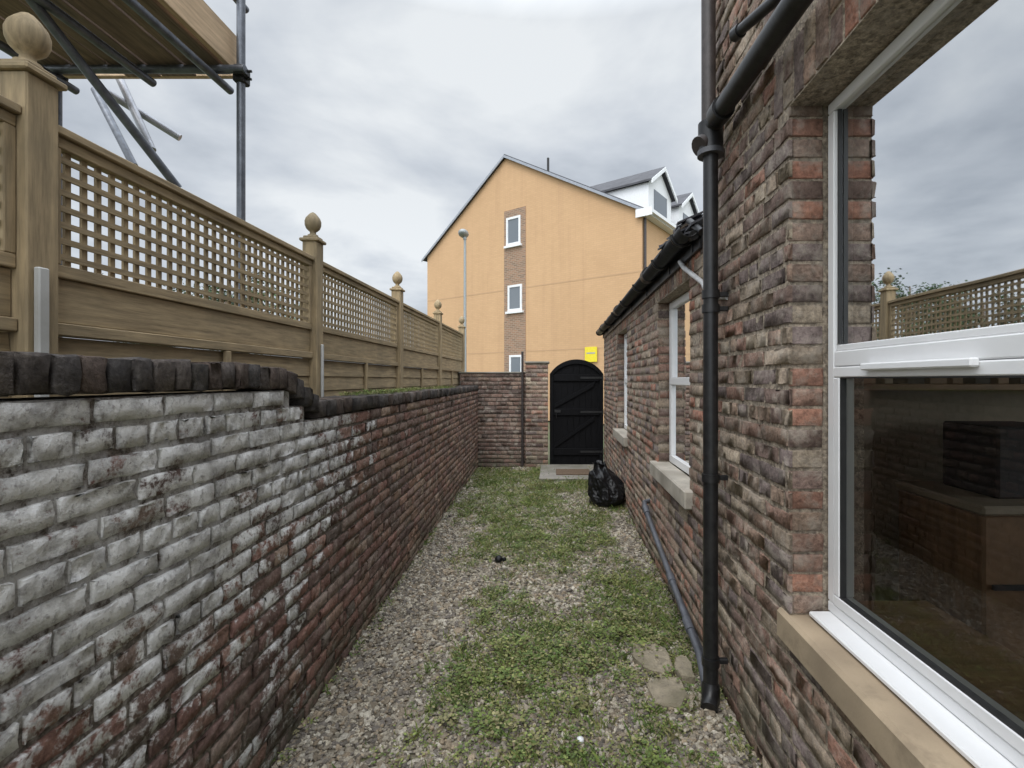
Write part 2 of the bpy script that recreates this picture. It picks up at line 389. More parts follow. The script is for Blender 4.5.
T(P(118,75,3.3),P(152,150,3.2),m_='tubel'); T(P(100,88,3.2),P(180,138,3.4),m_='tubel'); T(P(95,90,3.5),P(134,166,3.3),m_='tube')
mb.build('tubes',sc)
mb=MB()
for c in [(-1.95,3.0,Zp-.06),(-1.93,2.97,Zp-.03),(-3.1,3.0,Zp-.06),(-1.92,1.6,Zp-.06)]:
    mb.box((c[0]-.035,c[1]-.035,c[2]-.03),(c[0]+.035,c[1]+.045,c[2]+.03),'iron',.01)
    mb.tube([(c[0]+.03,c[1],c[2]),(c[0]+.065,c[1],c[2])],.008,'iron')
mb.build('couplers',sc)
# ---------------------------------------------------------------- brick house (right)
SR=.012; UR=Vector((SR,1,0)).normalized(); NR=Vector((-1,SR,0)).normalized()
def XR(Y): return .83+SR*Y
def rp(Y,d=0,z=0): return Vector((XR(Y),Y,0))-NR*d+Vector((0,0,z))
house=empty('brick_house'); HY0=-1.6; HY1=2.76
wy0,wy1,wz0,wz1=.25,1.73,.66,2.59
ahol=[(wy0-.12-HY0,wy1+.0-HY0,wz0,wz1),(wy0-.12-HY0,wy1+.10-HY0,wz1-.01,wz1+.225)]
bricks('front_bricks',rp(HY0,0,0),UR,(0,0,1),NR,HY1-HY0,5.7,ahol,palR,'brickR',house,nx=9,ny=6,rough=.0022,m=.0145,jit=.006,bl=.222)
bricks('window_arch',rp(wy0-.12,0,wz1),(0,0,1),UR,NR,.225,wy1+.22-wy0,[],palRed[:1]+palR,'brickR',house,bl=.225,garden=False,nx=8,ny=6)
bricks('window_reveal',(XR(wy1),wy1+.004,wz0+.09),(1,0,0),(0,0,1),(0,-1,0),.13,1.84,[],palRed+palR,'brickR',house,bl=.5,garden=False,nx=7,ny=6,m=.010)
mb=MB(); holewall(mb,rp(HY0,0,-.1),UR,(0,0,1),NR,HY1-HY0,5.9,.27,[(wy0-HY0,wy1+.012-HY0,wz0+.1,wz1+.1)],'mortarR')
mb.box((1.2,HY1-.2,-.1),(5.2,HY1-.008,5.8),'mortarR'); 
mb.build('wall_core',house)
mb=MB(); mb.obox((.62,HY0,5.72),Vector((2.4,0,1.5)),Vector((0,HY1-HY0+.1,0)),Vector((0,0,.06)),'slate'); mb.obox((3.025,HY0,7.22),Vector((2.4,0,-1.5)),Vector((0,HY1-HY0+.1,0)),Vector((0,0,.06)),'slate'); mb.build('roof',house)
bricks('end_bricks',(5.2,HY1,0),(-1,0,0),(0,0,1),(0,1,0),4.3,5.7,[],palR,'brickR',house,nx=5,ny=5)
mb=MB(); fx=.985; fy1=wy1-.008
def fr(y0,y1,z0,z1,w,x0,x1,bot=None):
    b2=bot or w
    mb.box((x0,y0,z0),(x1,y1,z0+b2),'upvc',.004); mb.box((x0,y0,z1-w),(x1,y1,z1),'upvc',.004)
    mb.box((x0,y0,z0+b2+.001),(x1,y0+w,z1-w-.001),'upvc',.004); mb.box((x0,y1-w,z0+b2+.001),(x1,y1,z1-w-.001),'upvc',.004)
fr(wy0+.0,fy1,.775,wz1-.004,.038,fx,fx+.07)
fr(wy0+.040,fy1-.040,.815,H+.045,.036,fx-.004,fx+.05)
mb.box((fx+.0,wy0+.039,H+.047),(fx+.07,fy1-.039,H+.10),'upvc',.004)
mb.box((fx+.008,wy0+.04,H+.101),(fx+.045,fy1-.04,H+.122),'upvc',.003)
mb.box((fx+.008,fy1-.052,H+.123),(fx+.045,fy1-.039,wz1-.05),'upvc',.003)
mb.box((fx-.028,1.10,H+.03),(fx-.005,1.50,H+.052),'upvc',.004)
mb.box((fx-.07,wy0+.004,.757),(fx+.06,fy1-.004,.774),'upvc',.004)
mb.build('window_frame',house)
mb=MB(); mb.pane(fx+.021,wy0+.07,fy1-.076,.85,H+.01,'glassL'); mb.build('lower_pane',house)
mb=MB(); mb.pane(fx+.021,wy0+.04,fy1-.05,H+.12,wz1-.045,'glassU'); mb.build('upper_pane',house)
mb=MB(); 
for (z0,z1,ya,yb) in ((.851,H+.009,wy0+.076,fy1-.076),):
    mb.box((fx-.001,yb-.004,z0),(fx+.019,yb+.003,z1),'gasket'); mb.box((fx-.001,ya,z0-.003),(fx+.019,yb-.005,z0+.004),'gasket'); mb.box((fx-.001,ya,z1-.004),(fx+.019,yb-.005,z1+.003),'gasket')
mb.box((fx+.004,fy1-.058,H+.125),(fx+.019,fy1-.053,wz1-.05),'gasket')
mb.build('window_gasket',house)
mb=MB(); mb.obox((.815+.0,wy0-.1,.635),Vector((.20,0,0)),Vector((.024,wy1+.18-wy0,0)),Vector((0,0,.115)),'stone',.012); mb.build('window_sill',house)
# room, with an unseen opening added in its far (east) wall to light it
mb=MB(); mb.box((1.12,-1.5,.2),(4.2,-1.45,2.7),'plaster'); mb.box((1.12,2.45,.2),(4.2,2.5,2.7),'plaster')
mb.box((4.2,-1.5,.2),(4.25,2.5,.95),'plaster'); mb.box((4.2,-1.5,2.4),(4.25,2.5,2.7),'plaster'); mb.box((4.2,-1.5,.951),(4.25,-.6,2.399),'plaster'); mb.box((4.2,1.9,.951),(4.25,2.5,2.399),'plaster')
mb.box((1.12,-1.5,2.7),(4.25,2.5,2.75),'plaster'); mb.box((1.12,-1.5,.15),(4.25,2.5,.2),'cab'); mb.box((1.06,wy0,.79),(1.34,fy1,.81),'cab',.004)
mb.build('room',house)
mb=MB(); mb.box((1.75,1.95,.2),(2.5,2.44,1.05),'cab',.01); mb.box((1.73,1.93,1.05),(2.52,2.44,1.09),'box',.01); mb.box((1.9,2.05,1.09),(2.25,2.35,1.40),'dark',.01); mb.box((1.45,2.30,1.55),(2.6,2.44,1.58),'cab',.003)
for k in range(9): mb.box((1.5+k*.11,2.33,1.581),(1.5+k*.11+random.uniform(.04,.09),2.43,1.58+random.uniform(.12,.24)),random.choice(['dark','cab','box']),.003)
for z in (.45,.75): mb.box((1.78,1.935,z),(2.47,1.948,z+.02),'dark')
mb.build('furniture',house)
# ---------------------------------------------------------------- outbuilding
ob_=empty('brick_outbuilding'); OY0=HY1+.005; OY1=8.83; OZ=2.43
W=[(3.05,4.05),(5.85,6.85)]; oz0,oz1=.84,2.25
oh=[(a-OY0,b_-OY0,oz0,oz1) for a,b_ in W]; oah=oh+[(a-.1-OY0,b_+.1-OY0,oz1-.01,OZ+.1) for a,b_ in W]
bricks('front_bricks',rp(OY0),UR,(0,0,1),NR,OY1-OY0,OZ-.03,oah,palR+palRed[:1],'brickR',ob_,nx=7,ny=5,rough=.0022,m=.0145,jit=.005)
for k,(a,b_) in enumerate(W):
    bricks('window_arch_%d'%(k+1),rp(a-.1,0,oz1),(0,0,1),UR,NR,OZ-oz1,b_-a+.2,[],palRed[:1]+palR,'brickR',ob_,bl=.3,garden=False)
    bricks('window_reveal_%d'%(k+1),(XR(b_),b_+.004,oz0),(1,0,0),(0,0,1),(0,-1,0),.12,oz1-oz0,[],palR,'brickR',ob_,bl=.5,garden=False)
    mb=MB(); x=XR(b_)+.10; a2=a+.004; b2=b_-.008
    fr(a2,b2,oz0+.075,oz1-.004,.06,x,x+.06,.06); mb.box((x-.004,a2+.061,1.56),(x+.05,b2-.061,1.62),'upvc',.004)
    mb.box((x-.003,a2+.061,1.621),(x+.045,a2+.10,oz1-.067),'upvc',.004);mb.box((x-.003,b2-.10,1.621),(x+.045,b2-.061,oz1-.067),'upvc',.004)
    mb.build('window_frame_%d'%(k+1),ob_)
    mb=MB(); mb.pane(x+.021,a2+.05,b2-.05,oz0+.12,oz1-.05,'glassU'); mb.build('window_pane_%d'%(k+1),ob_)
    mb=MB(); mb.obox((XR(a)-.05,a-.07,oz0-.05),Vector((.16,0,0)),Vector((.012,b_-a+.14,0)),Vector((0,0,.12)),'stonew',.01); mb.build('window_sill_%d'%(k+1),ob_)
mb=MB(); holewall(mb,rp(OY0,0,-.1),UR,(0,0,1),NR,OY1-OY0,OZ+.07,.24,[(a,b_+.012,c+.1,d+.1) for a,b_,c,d in oh],'mortarR')
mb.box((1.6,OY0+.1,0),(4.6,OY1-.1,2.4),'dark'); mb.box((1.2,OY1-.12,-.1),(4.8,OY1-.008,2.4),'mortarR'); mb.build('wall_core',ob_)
bricks('end_bricks',(.94,OY1,0),(1,0,0),(0,0,1),(0,1,0),3.8,OZ-.03,[],palR,'brickR',ob_,nx=5,ny=5)
mb=MB()
for i in range(14):
    x0=.80+i*.2; z0=OZ+.055+i*.115
    yy=OY0+.0
    while yy<OY1+.05:
        w=.25; j=random.uniform(-.012,.012)
        mb.obox((x0+j,yy,z0+random.uniform(0,.012)),Vector((.30,0,.155)),Vector((0,w-.006,0)),Vector((0,0,.014)),'slate'); yy+=w
mb.build('roof',ob_)
mb=MB()
mb.obox(rp(OY0,-.022,OZ-.07),UR*(OY1-OY0),NR*(-.02),Vector((0,0,.10)),'pblack',.003)
seg=10; gv=[];gf=[]
for i,yy in enumerate((OY0-.02,OY1+.06)):
    for rr in (.058,.052):
        for k in range(seg+1):
            t=math.pi*k/seg; gv.append((XR(yy)-.085+rr*math.cos(t),yy,OZ+.045-rr*math.sin(t)))
n=seg+1
for k in range(seg):
    gf.append((k,k+1,2*n+k+1,2*n+k)); gf.append((n+k,3*n+k,3*n+k+1,n+k+1)); gf.append((k,n+k,n+k+1,k+1))
gf+= [(0,2*n,3*n,n),(n-1,2*n-1,4*n-1,3*n-1)]
mb.add(gv,gf,'pblack',True)
for yy in (2.9,3.5,4.4,5.3,6.2,7.1,8.0,8.7):
    mb.tube([(XR(yy)-.085+.066*math.cos(t),yy,OZ+.045-.066*math.sin(t)) for t in np.linspace(0,math.pi,9)],.010,'pblack',6)
    mb.box((XR(yy)-.03,yy-.012,OZ-.06),(XR(yy)-.005,yy+.012,OZ+.03),'pblack')
for yy in (4.0,6.0,8.0): mb.tube([(XR(yy)-.085,yy-.05,OZ+.042),(XR(yy)-.085,yy+.05,OZ+.042)],.063,'pblack',16)
mb.build('gutter',ob_)
mb=MB()
for k in range(12):
    mb.obox((.80+random.uniform(-.10,.02),2.78+k*.045,OZ+.05+random.uniform(-.04,.08)),Vector((.16,random.uniform(-.03,.03),random.uniform(.0,.09))),Vector((random.uniform(-.03,.03),.12,random.uniform(-.03,.03))),Vector((0,0,.012)),'slate')
mb.tube([P(694,235,2.75),P(680,240,3.1),P(672,252,3.3)],.028,'pblack'); mb.tube([P(702,232,2.72),P(690,222,2.85),P(676,232,3.2)],.022,'pblack')
mb.build('flashing_slates',ob_)
# ---------------------------------------------------------------- pipes
dp=empty('soil_pipe'); mb=MB(); px=.775;py=2.36
mb.tube([(px,py,.06),(px,py,H+1.15)],.036,'pblack',18)
mb.tube([(px,py,.0),(px,py,.10)],.044,'pblack',18)
mb.tube([(px,py,H+1.12),(px,py,H+1.26)],.06,'pblack',18); mb.tube([(px,py,H+1.10),(px,py,H+1.125)],.064,'pgrey',18)
mb.tube([(px-.01,py,H+1.2),(px-.012,py,4.9)],.034,'pbrown',16)
mb.tube([(px-.06,py-.01,H+1.14),(px-.03,py,H+1.16)],.05,'pbrown',16)
q1=Vector((.775,1.40,H+1.20))
mb.tube([(px,py,H+1.2),(px+.004,py-.035,H+1.235),(px+.004,py-.09,H+1.25),tuple(q1),(.80,.6,H+1.22)],.043,'pblack',20)
mb.tube([(px+.004,py-.09,H+1.25),(px+.004,py-.17,H+1.246)],.054,'pblack',20)
mb.tube([P(735,35,2.0),P(775,0,1.75),P(800,-30,1.6)],.022,'pblack'); mb.tube([P(735,35,2.0),P(741,30,1.96)],.028,'pblack')
for z in (.22,1.12,1.95,H+.42):
    mb.tube([(px,py,z-.02),(px,py,z+.02)],.043,'pblack',18); mb.box((px+.02,py-.012,z-.012),(XR(py)+.0,py+.012,z+.012),'pblack',.003)
mb.tube([(px,py,.11),(px-.01,py-.02,.05),(px-.03,py-.07,.03)],.04,'pblack',16)
mb.build('pipework',dp)
wp=empty('waste_pipe'); mb=MB()
pts=[(.93,4.42,.50),(.83,4.36,.49),(.825,4.25,.44),(.815,3.3,.23),(.80,2.62,.10),(.775,2.44,.05)]
mb.tube(pts,.021,'pgrey',14)
mb.tube([(.826,4.30,.465),(.824,4.2,.43)],.027,'pgrey'); mb.tube([(.816,3.35,.24),(.814,3.27,.223)],.027,'pgrey'); mb.tube([(.806,2.9,.15),(.803,2.8,.135)],.027,'pgrey')
mb.tube([(.86,3.8,.22),(.86,3.3,.13),(.84,2.6,.03)],.019,'pgrey',12)
mb.build('pipe',wp)
op=empty('overflow_pipe'); mb=MB()
mb.tube([P(680,262,3.15),P(684,268,3.05),P(703,283,2.7),P(709,296,2.62),P(728,297,2.36)],.015,'pwhite',12)
mb.build('pipe',op)
# ---------------------------------------------------------------- gate wall + gate
gw=empty('gate_brick_wall'); GY=8.83
bricks('wall_bricks',(-1.72,GY,0),(1,0,0),(0,0,1),(0,-1,0),1.22,1.725,[],palG,'brickR',gw,nx=7,ny=5,rough=.003)
mb=MB(); mb.box((-1.72,GY+.008,-.1),(-.50,GY+.22,1.72),'mortarL'); mb.box((-1.74,GY-.015,1.722),(-.505,GY+.23,1.75),'concrete',.006)
mb.box((-.50+.008,GY-.10+.008,-.1),(-.085-.008,GY+.25,1.90),'mortarR'); mb.box((-.52,GY-.12,1.90),(-.065,GY+.27,1.94),'concrete',.008); mb.build('wall_core',gw)
bricks('pier_bricks',(-.50,GY-.10,0),(1,0,0),(0,0,1),(0,-1,0),.415,1.90,[],palG+palR,'brickR',gw,bl=.21,garden=False)
bricks('pier_side_bricks',(-.50,GY-.10,0),(0,1,0),(0,0,1),(-1,0,0),.10,1.90,[],palR,'brickR',gw,bl=.21,garden=False)
mb=MB(); mb.tube([(-.56,GY-.05,0),(-.56,GY-.05,2.12)],.022,'pbrown'); mb.build('iron_post',gw)
gate=empty('arched_garden_gate'); mb=MB()
gx0,gx1=-.06,.925; cx=(gx0+gx1)/2; hw=(gx1-gx0)/2
def arch(x):
    R=(hw*hw+.27**2)/(2*.27); return 1.70+math.sqrt(max(0,R*R-(x-cx)**2))-(R-.27)
def board(a,b_,y0,t,z0):
    pv=[(a,y0,z0),(b_,y0,z0),(b_,y0,arch(b_)),((a+b_)/2,y0,arch((a+b_)/2)),(a,y0,arch(a))]
    vs=pv+[(p[0],p[1]+t,p[2]) for p in pv]; mb.add(vs,[(0,1,2,3,4),(9,8,7,6,5)]+[(k,(k+1)%5+0,(k+1)%5+5,k+5)[::-1] for k in range(5)],'gate')
n=9; w=(gx1-gx0)/n
for i in range(n):
    board(gx0+i*w+.003,gx0+(i+1)*w-.003,GY+.02+random.uniform(0,.003),.018,.03)
    board(gx0+i*w,gx0+(i+1)*w,GY+.043,.01,.035)
mb.build('boards',gate)
mb=MB()
for z in (.22,.95,1.58): mb.box((gx0+.07,GY-.008,z),(gx1-.07,GY+.018,z+.12),'gate',.004)
mb.box((gx0,GY-.01,.03),(gx0+.065,GY+.018,1.69),'gate',.004); mb.box((gx1-.065,GY-.01,.03),(gx1,GY+.018,1.69),'gate',.004)
for z0,z1 in ((.345,.945),(1.075,1.575)):
    mb.obox((gx0+.08,GY-.006,z0),Vector((gx1-gx0-.26,0,z1-z0-.1)),Vector((0,.022,0)),Vector((.03,0,.10)),'gate',.003)
K=20
for k in range(K):
    xa=gx0+(gx1-gx0)*k/K; xb=gx0+(gx1-gx0)*(k+1)/K
    mb.obox((xa,GY-.012,arch(xa)-.07),Vector((xb-xa,0,arch(xb)-arch(xa))),Vector((0,.05,0)),Vector((0,0,.08)),'gate')
mb.build('frame',gate)
mb=MB()
for z in (.28,1.01,1.64): mb.box((gx1-.42,GY-.016,z-.018),(gx1-.01,GY-.009,z+.018),'iron',.002); mb.tube([(gx1-.01,GY-.02,z-.05),(gx1-.01,GY-.02,z+.05)],.014,'iron')
mb.box((gx0+.09,GY-.022,1.0),(gx0+.20,GY-.009,1.05),'iron',.003); mb.tube([(gx0+.12,GY-.04,.90),(gx0+.12,GY-.04,.99)],.01,'iron')
mb.build('hinges_and_latch',gate)
# ---------------------------------------------------------------- ground, gravel
def hgt(x,y): return .018*mn.noise(Vector((x*1.3,y*1.1,3)))+.012*mn.noise(Vector((x*4,y*4,9)))
def green(x,y):
    n=1.1*mn.noise(Vector((x*1.9,y*1.4,1.5)))+.7*mn.noise(Vector((x*5,y*4,7)))+.5*mn.noise(Vector((x*12,y*11,2)))
    cen=-.07-.02*max(0,y-3); wd=.72+.085*y
    g=1.16-(abs((x-cen)/wd))**2.0
    if y>4.5: g+=.30*min(1,(y-4.5)/2)
    if x>.40 and y<3.8: g+=.22
    return g*.75+n*.62
m,nt,b=newmat('ground_soil_grass'); c=coord(nt)
o=mix(nt,ramp(nt,noi(nt,c,.6,5),.4,.6),(.07,.09,.035),(.10,.095,.06)); nt.links.new(o,b.inputs['Base Color']); b.inputs['Roughness'].default_value=.95; M['ground']=m
m,nt,b=newmat('gravel_bed'); c=coord(nt)
vo=N(nt,'ShaderNodeTexVoronoi'); vo.inputs['Scale'].default_value=75; nt.links.new(c,vo.inputs['Vector'])
sepc=N(nt,'ShaderNodeSeparateColor'); nt.links.new(vo.outputs['Color'],sepc.inputs[0])
at=N(nt,'ShaderNodeAttribute',attribute_name='Green')
o=mix(nt,sepc.outputs[0],(.09,.075,.055),(.26,.22,.165)); 
gf_=math_(nt,'ADD',at.outputs['Fac'],math_(nt,'MULTIPLY',math_(nt,'SUBTRACT',noi(nt,c,30,4,.7),.5),1.2))
o=mix(nt,ramp(nt,gf_,.45,.75),o,mix(nt,sepc.outputs[1],(.07,.085,.028),(.14,.15,.055)))
nt.links.new(o,b.inputs['Base Color']); b.inputs['Roughness'].default_value=.95; bump(nt,b,math_(nt,'MULTIPLY',vo.outputs['Distance'],-1),.8,.01); M['gravelbed']=m
mb=MB(); mb.add([(-400,-400,-.06),(400,-400,-.06),(400,400,-.06),(-400,400,-.06)],[(0,1,2,3)],'ground'); mb.build('ground')
mb=MB(); vs=[];fs=[];ga=[]; nxg,nyg=60,240
for i in range(nxg+1):
    for j in range(nyg+1):
        x=-1.48+2.6*i/nxg; y=-1.5+10.5*j/nyg; vs.append((x,y,hgt(x,y))); ga.append(green(x,y))
for i in range(nxg):
    for j in range(nyg): a=i*(nyg+1)+j; fs.append((a,a+nyg+1,a+nyg+2,a+1))
mb.add(vs,fs,'gravelbed',True); gp=mb.build('gravel_path')
a=gp.data.attributes.new('Green','FLOAT','POINT'); a.data.foreach_set('value',ga)
bm=bmesh.new(); bmesh.ops.create_icosphere(bm,subdivisions=1,radius=1); tv=np.array([v.co[:] for v in bm.verts]); tf=np.array([[v.index for v in f.verts] for f in bm.faces]); bm.free()
NP=56000
cols=np.array([(.31,.275,.215),(.25,.215,.165),(.37,.325,.25),(.19,.165,.135),(.29,.23,.16),(.42,.38,.31),(.22,.18,.13),(.15,.13,.11)])
pos=[]
while len(pos)<NP:
    y=1.0+7.75*random.random()**1.55; xl=XL(y)+.005; xr=XR(y)-.005
    x=xl+(xr-xl)*random.random()
    g=green(x,y)
    if g>.5 and random.random()<min(.65,(g-.5)*1.3): continue
    pos.append((x,y,hgt(x,y)))
pos=np.array(pos)
s=rng.lognormal(math.log(.0083),.36,NP)*(1+.07*pos[:,1]); s=np.clip(s,.004,.028)
sc3=np.stack([s*rng.uniform(.8,1.45,NP),s*rng.uniform(.65,1.1,NP),s*rng.uniform(.4,.8,NP)],1)
ang=rng.uniform(0,6.28,NP); til=rng.normal(0,.35,NP)
base=tv[None]*(1+rng.normal(0,.15,(NP,12,1)))*sc3[:,None,:]
ca,sa=np.cos(ang)[:,None],np.sin(ang)[:,None]; ct,st=np.cos(til)[:,None],np.sin(til)[:,None]
x=base[...,0]*ct-base[...,2]*st; z=base[...,0]*st+base[...,2]*ct; yv=base[...,1]
X=x*ca-yv*sa; Yv=x*sa+yv*ca
V=np.stack([X,Yv,z],-1)+pos[:,None,:]+np.array([0,0,.002])[None,None]+ (rng.random((NP,1,1))*np.array([0,0,.007]))
Fp=(tf[None]+(np.arange(NP)*12)[:,None,None]).reshape(-1,3)
cc=cols[rng.integers(0,len(cols),NP)]*rng.uniform(.7,1.2,(NP,1)); C=np.repeat(np.concatenate([cc,np.ones((NP,1))],1),12,0)
arrmesh('gravel',V,Fp,C,'pebble',None,False)
lc=[(.14,.18,.045),(.11,.155,.038),(.17,.20,.06),(.20,.20,.07),(.09,.135,.035),(.23,.21,.10)]
def leaves(name,clumps):
    Vs=[];Fs=[];Cs=[];n=0
    for (x,y,z,kind,sz) in clumps:
        base=np.array(random.choice(lc))*random.uniform(.8,1.2)
        k=random.randint(8,16) if kind==0 else random.randint(6,12)
        for _ in range(k):
            a=random.uniform(0,6.283); d=abs(random.gauss(0,.024))*sz; cxx=x+d*math.cos(a); cyy=y+d*math.sin(a)
            c=base*random.uniform(.75,1.3)
            if kind==0:
                L=random.uniform(.006,.014)*sz; w=L*.38; zz=z+random.uniform(.004,.022)*sz*.8; ti=random.uniform(-.2,.6)
                dx,dy=math.cos(a),math.sin(a)
                p=[(cxx,cyy,zz),(cxx+dx*L*.5-dy*w,cyy+dy*L*.5+dx*w,zz+ti*L*.5),(cxx+dx*L,cyy+dy*L,zz+ti*L*.7),(cxx+dx*L*.5+dy*w,cyy+dy*L*.5-dx*w,zz+ti*L*.5)]
            else:
                L=random.uniform(.02,.05)*sz; w=.0015*sz; b2=random.uniform(0,6.283); dx,dy=math.cos(b2),math.sin(b2); le=random.uniform(.3,.9)
                p=[(cxx-dy*w,cyy+dx*w,z),(cxx+dy*w,cyy-dx*w,z),(cxx+dx*L*le*.5+dy*w,cyy+dy*L*le*.5-dx*w,z+L*.55),(cxx+dx*L*le,cyy+dy*L*le,z+L*.75)]
            Vs+=p; Fs.append((n,n+1,n+2,n+3)); n+=4; Cs+=[(*c,1)]*4
    return arrmesh(name,Vs,Fs,Cs,'leaf',None,False)
cl=[]
for _ in range(36000):
    y=1.05+7.6*random.random()**1.35; x=XL(y)+(XR(y)-XL(y))*random.random()
    g=green(x,y)+.25*mn.noise(Vector((x*18,y*18,4)))
    pr=max(0,min(1,(g-.32)*1.4)); 
    if x<XL(y)+.05 or x>XR(y)-.06: pr=max(pr,.25)
    if random.random()<pr*.60: cl.append((x,y,hgt(x,y)+.004,0 if random.random()<.74 else 1,random.uniform(.7,1.5)*(1+.04*y)))
for _ in range(90):   # a few taller broad-leaved weeds
    y=1.4+3.5*random.random(); x=random.uniform(-.55,.75)
    if green(x,y)>.5:
        for q in range(6): cl.append((x+random.gauss(0,.025),y+random.gauss(0,.025),hgt(x,y)+.012+.008*q*random.random(),0,random.uniform(1.5,2.2)))
leaves('weeds',cl); print('clumps',len(cl))
cl=[]
for _ in range(160):
    y=random.uniform(3.2,6.6) ; cl.append((*leftpt(y,random.uniform(.02,.22),1.495)[:3],1,random.uniform(.6,1.2))); 
for _ in range(160):
    y=random.uniform(3.2,4.8) ; cl.append((*leftpt(y,random.uniform(.05,.22),1.495)[:3],0,random.uniform(.8,1.6)))
leaves('wall_top_grass',cl)
mb=MB(); mb.box((-.22,7.55,-.04),(.86,8.80,.055),'concrete',.012); mb.build('doorstep_slab')
mb=MB(); mb.box((0.05,7.8,.056),(.62,8.25,.072),'mat',.006); mb.build('door_mat')
def slabstone(name,pts,h):
    mb=MB(); z0=hgt(*pts[0]); pp=[]
    for k in range(len(pts)):
        a=Vector(pts[k]); b_=Vector(pts[(k+1)%len(pts)])
        for t in (0,.33,.66): pp.append(a.lerp(b_,t)+Vector((random.gauss(0,.006),random.gauss(0,.006))))
    n=len(pp); c=sum(pp,Vector((0,0)))/n
    vs=[(p.x,p.y,z0-.02) for p in pp]+[(p.x,p.y,z0+h-.008+random.gauss(0,.002)) for p in pp]+[(p.x+(c.x-p.x)*.09,p.y+(c.y-p.y)*.09,z0+h+random.gauss(0,.002)) for p in pp]+[(c.x,c.y,z0+h+.002)]
    mb.add(vs,[(k,(k+1)%n,(k+1)%n+n,k+n) for k in range(n)]+[(k+n,(k+1)%n+n,(k+1)%n+2*n,k+2*n) for k in range(n)]+[(k+2*n,(k+1)%n+2*n,3*n) for k in range(n)],'paving'); return mb.build(name)
slabstone('broken_paving_stone',[(.50,2.62),(.60,2.55),(.655,2.62),(.66,2.80),(.60,2.88),(.48,2.86),(.46,2.74)],.045)
slabstone('broken_paving_stone',[(.50,2.33),(.62,2.30),(.68,2.38),(.665,2.53),(.56,2.56),(.49,2.48)],.03)
slabstone('broken_paving_stone',[(.67,2.52),(.74,2.50),(.76,2.62),(.72,2.70),(.67,2.66)],.06)
def bag():
    bm=bmesh.new(); bmesh.ops.create_icosphere(bm,subdivisions=6,radius=1)
    for v in bm.verts:
        p=v.co.copy(); z=p.z; t=(z+1)/2
        prof=np.interp(t,[0,.05,.25,.5,.75,.88,1],[.55,.95,1.08,.98,.72,.42,.22])
        rr=max(.05,math.hypot(p.x,p.y)); k=prof/max(rr,.12) if rr>.12 else 1
        nn=mn.noise(p*1.3+Vector((5,2,1))); fold=1-abs(mn.noise(Vector((p.x*3,p.y*3,p.z*1.2))))*2; f2=1-abs(mn.noise(p*6))*2
        d=1+.30*nn+.10*fold+.05*f2
        q=Vector((p.x*k*.20*d,p.y*k*.24*d,t*.52*(1+.18*mn.noise(p*2))))
        q.x+= -.07*t*t+.03*math.sin(t*5); q.z=max(q.z,0); v.co=q
    me=bpy.data.meshes.new('sack'); bm.to_mesh(me); bm.free()
    for p in me.polygons: p.use_smooth=True
    me.materials.append(M['bag']); o=bpy.data.objects.new('sack',me); scene.collection.objects.link(o); return o
e=empty('black_rubbish_bag'); e.location=(.68,6.12,.01); o=bag(); o.parent=e
mb=MB()
for k in range(9):
    a=k*.7; d=Vector((math.cos(a)*.07-.03,math.sin(a)*.07,.03+.06*random.random())); s_=Vector((-math.sin(a),math.cos(a),0))*.035; c0=Vector((-.07,0,.47))
    mb.add([c0-s_*.3,c0+s_*.3,c0+d+s_,c0+d*1.15,c0+d-s_],[(0,1,2,3,4)],'bag')
mb.build('tied_top',e)
mb=MB(); 
mb.lathe((-.475,4.2,.01),[(0,.02),(.01,.034),(.03,.036),(.05,.02),(.055,.001)],'bag',9); mb.lathe((-.43,4.22,.01),[(0,.018),(.02,.022),(.035,.001)],'bag',7); mb.build('charred_lump')
mb=MB(); mb.lathe((.12,2.1,.015),[(0,.012),(.008,.018),(.018,.014),(.024,.001)],'white',9); mb.build('white_pebble')
# ---------------------------------------------------------------- apartment building
ap=empty('rendered_apartment_building')
R0=Vector((3.07,16.6,0)); g=Vector((-.8183,.5748,0)).normalized(); s_=Vector((.5748,.8183,0)).normalized(); Wd=11.1; EZ=7.48; RT=.555*Wd; RZ=10.94; DP=14
def A(b_,a,z): return R0+g*b_+s_*a+Vector((0,0,z))
def uvpoly(name,quads,mat):
    me=bpy.data.meshes.new(name); vs=[];fs=[];uvs=[]
    for q in quads:
        o=len(vs); vs+=[tuple(p) for p,_ in q]; fs.append(list(range(o,o+len(q)))); uvs+=[u for _,u in q]
    me.from_pydata(vs,[],fs); ul=me.uv_layers.new(name='UVMap')
    for i,u in enumerate(uvs): ul.data[i].uv=u
    me.materials.append(M[mat]); ob=bpy.data.objects.new(name,me); scene.collection.objects.link(ob); ob.parent=ap
uvpoly('walls',[[(A(0,0,0),(0,0)),(A(0,0,EZ),(0,EZ)),(A(RT,0,RZ),(RT,RZ)),(A(Wd,0,EZ),(Wd,EZ)),(A(Wd,0,0),(Wd,0))],
  [(A(0,0,0),(0,0)),(A(0,DP,0),(DP,0)),(A(0,DP,EZ),(DP,EZ)),(A(0,0,EZ),(0,EZ))],
  [(A(Wd,0,0),(0,0)),(A(Wd,DP,0),(DP,0)),(A(Wd,DP,EZ),(DP,EZ)),(A(Wd,0,EZ),(0,EZ))],
  [(A(0,DP,0),(0,0)),(A(0,DP,EZ),(0,EZ)),(A(RT,DP,RZ),(RT,RZ)),(A(Wd,DP,EZ),(Wd,EZ)),(A(Wd,DP,0),(Wd,0))]],'gable')
def bx(px_):
    k=(px_-553)/F; return (k*R0.y-R0.x)/(g.x-k*g.y)
def zz(px_,py_):
    b_=bx(px_); Y=R0.y+g.y*b_; return H+(380-py_)/F*Y
b0,b1=bx(526),bx(504.5); zt=zz(515,209)
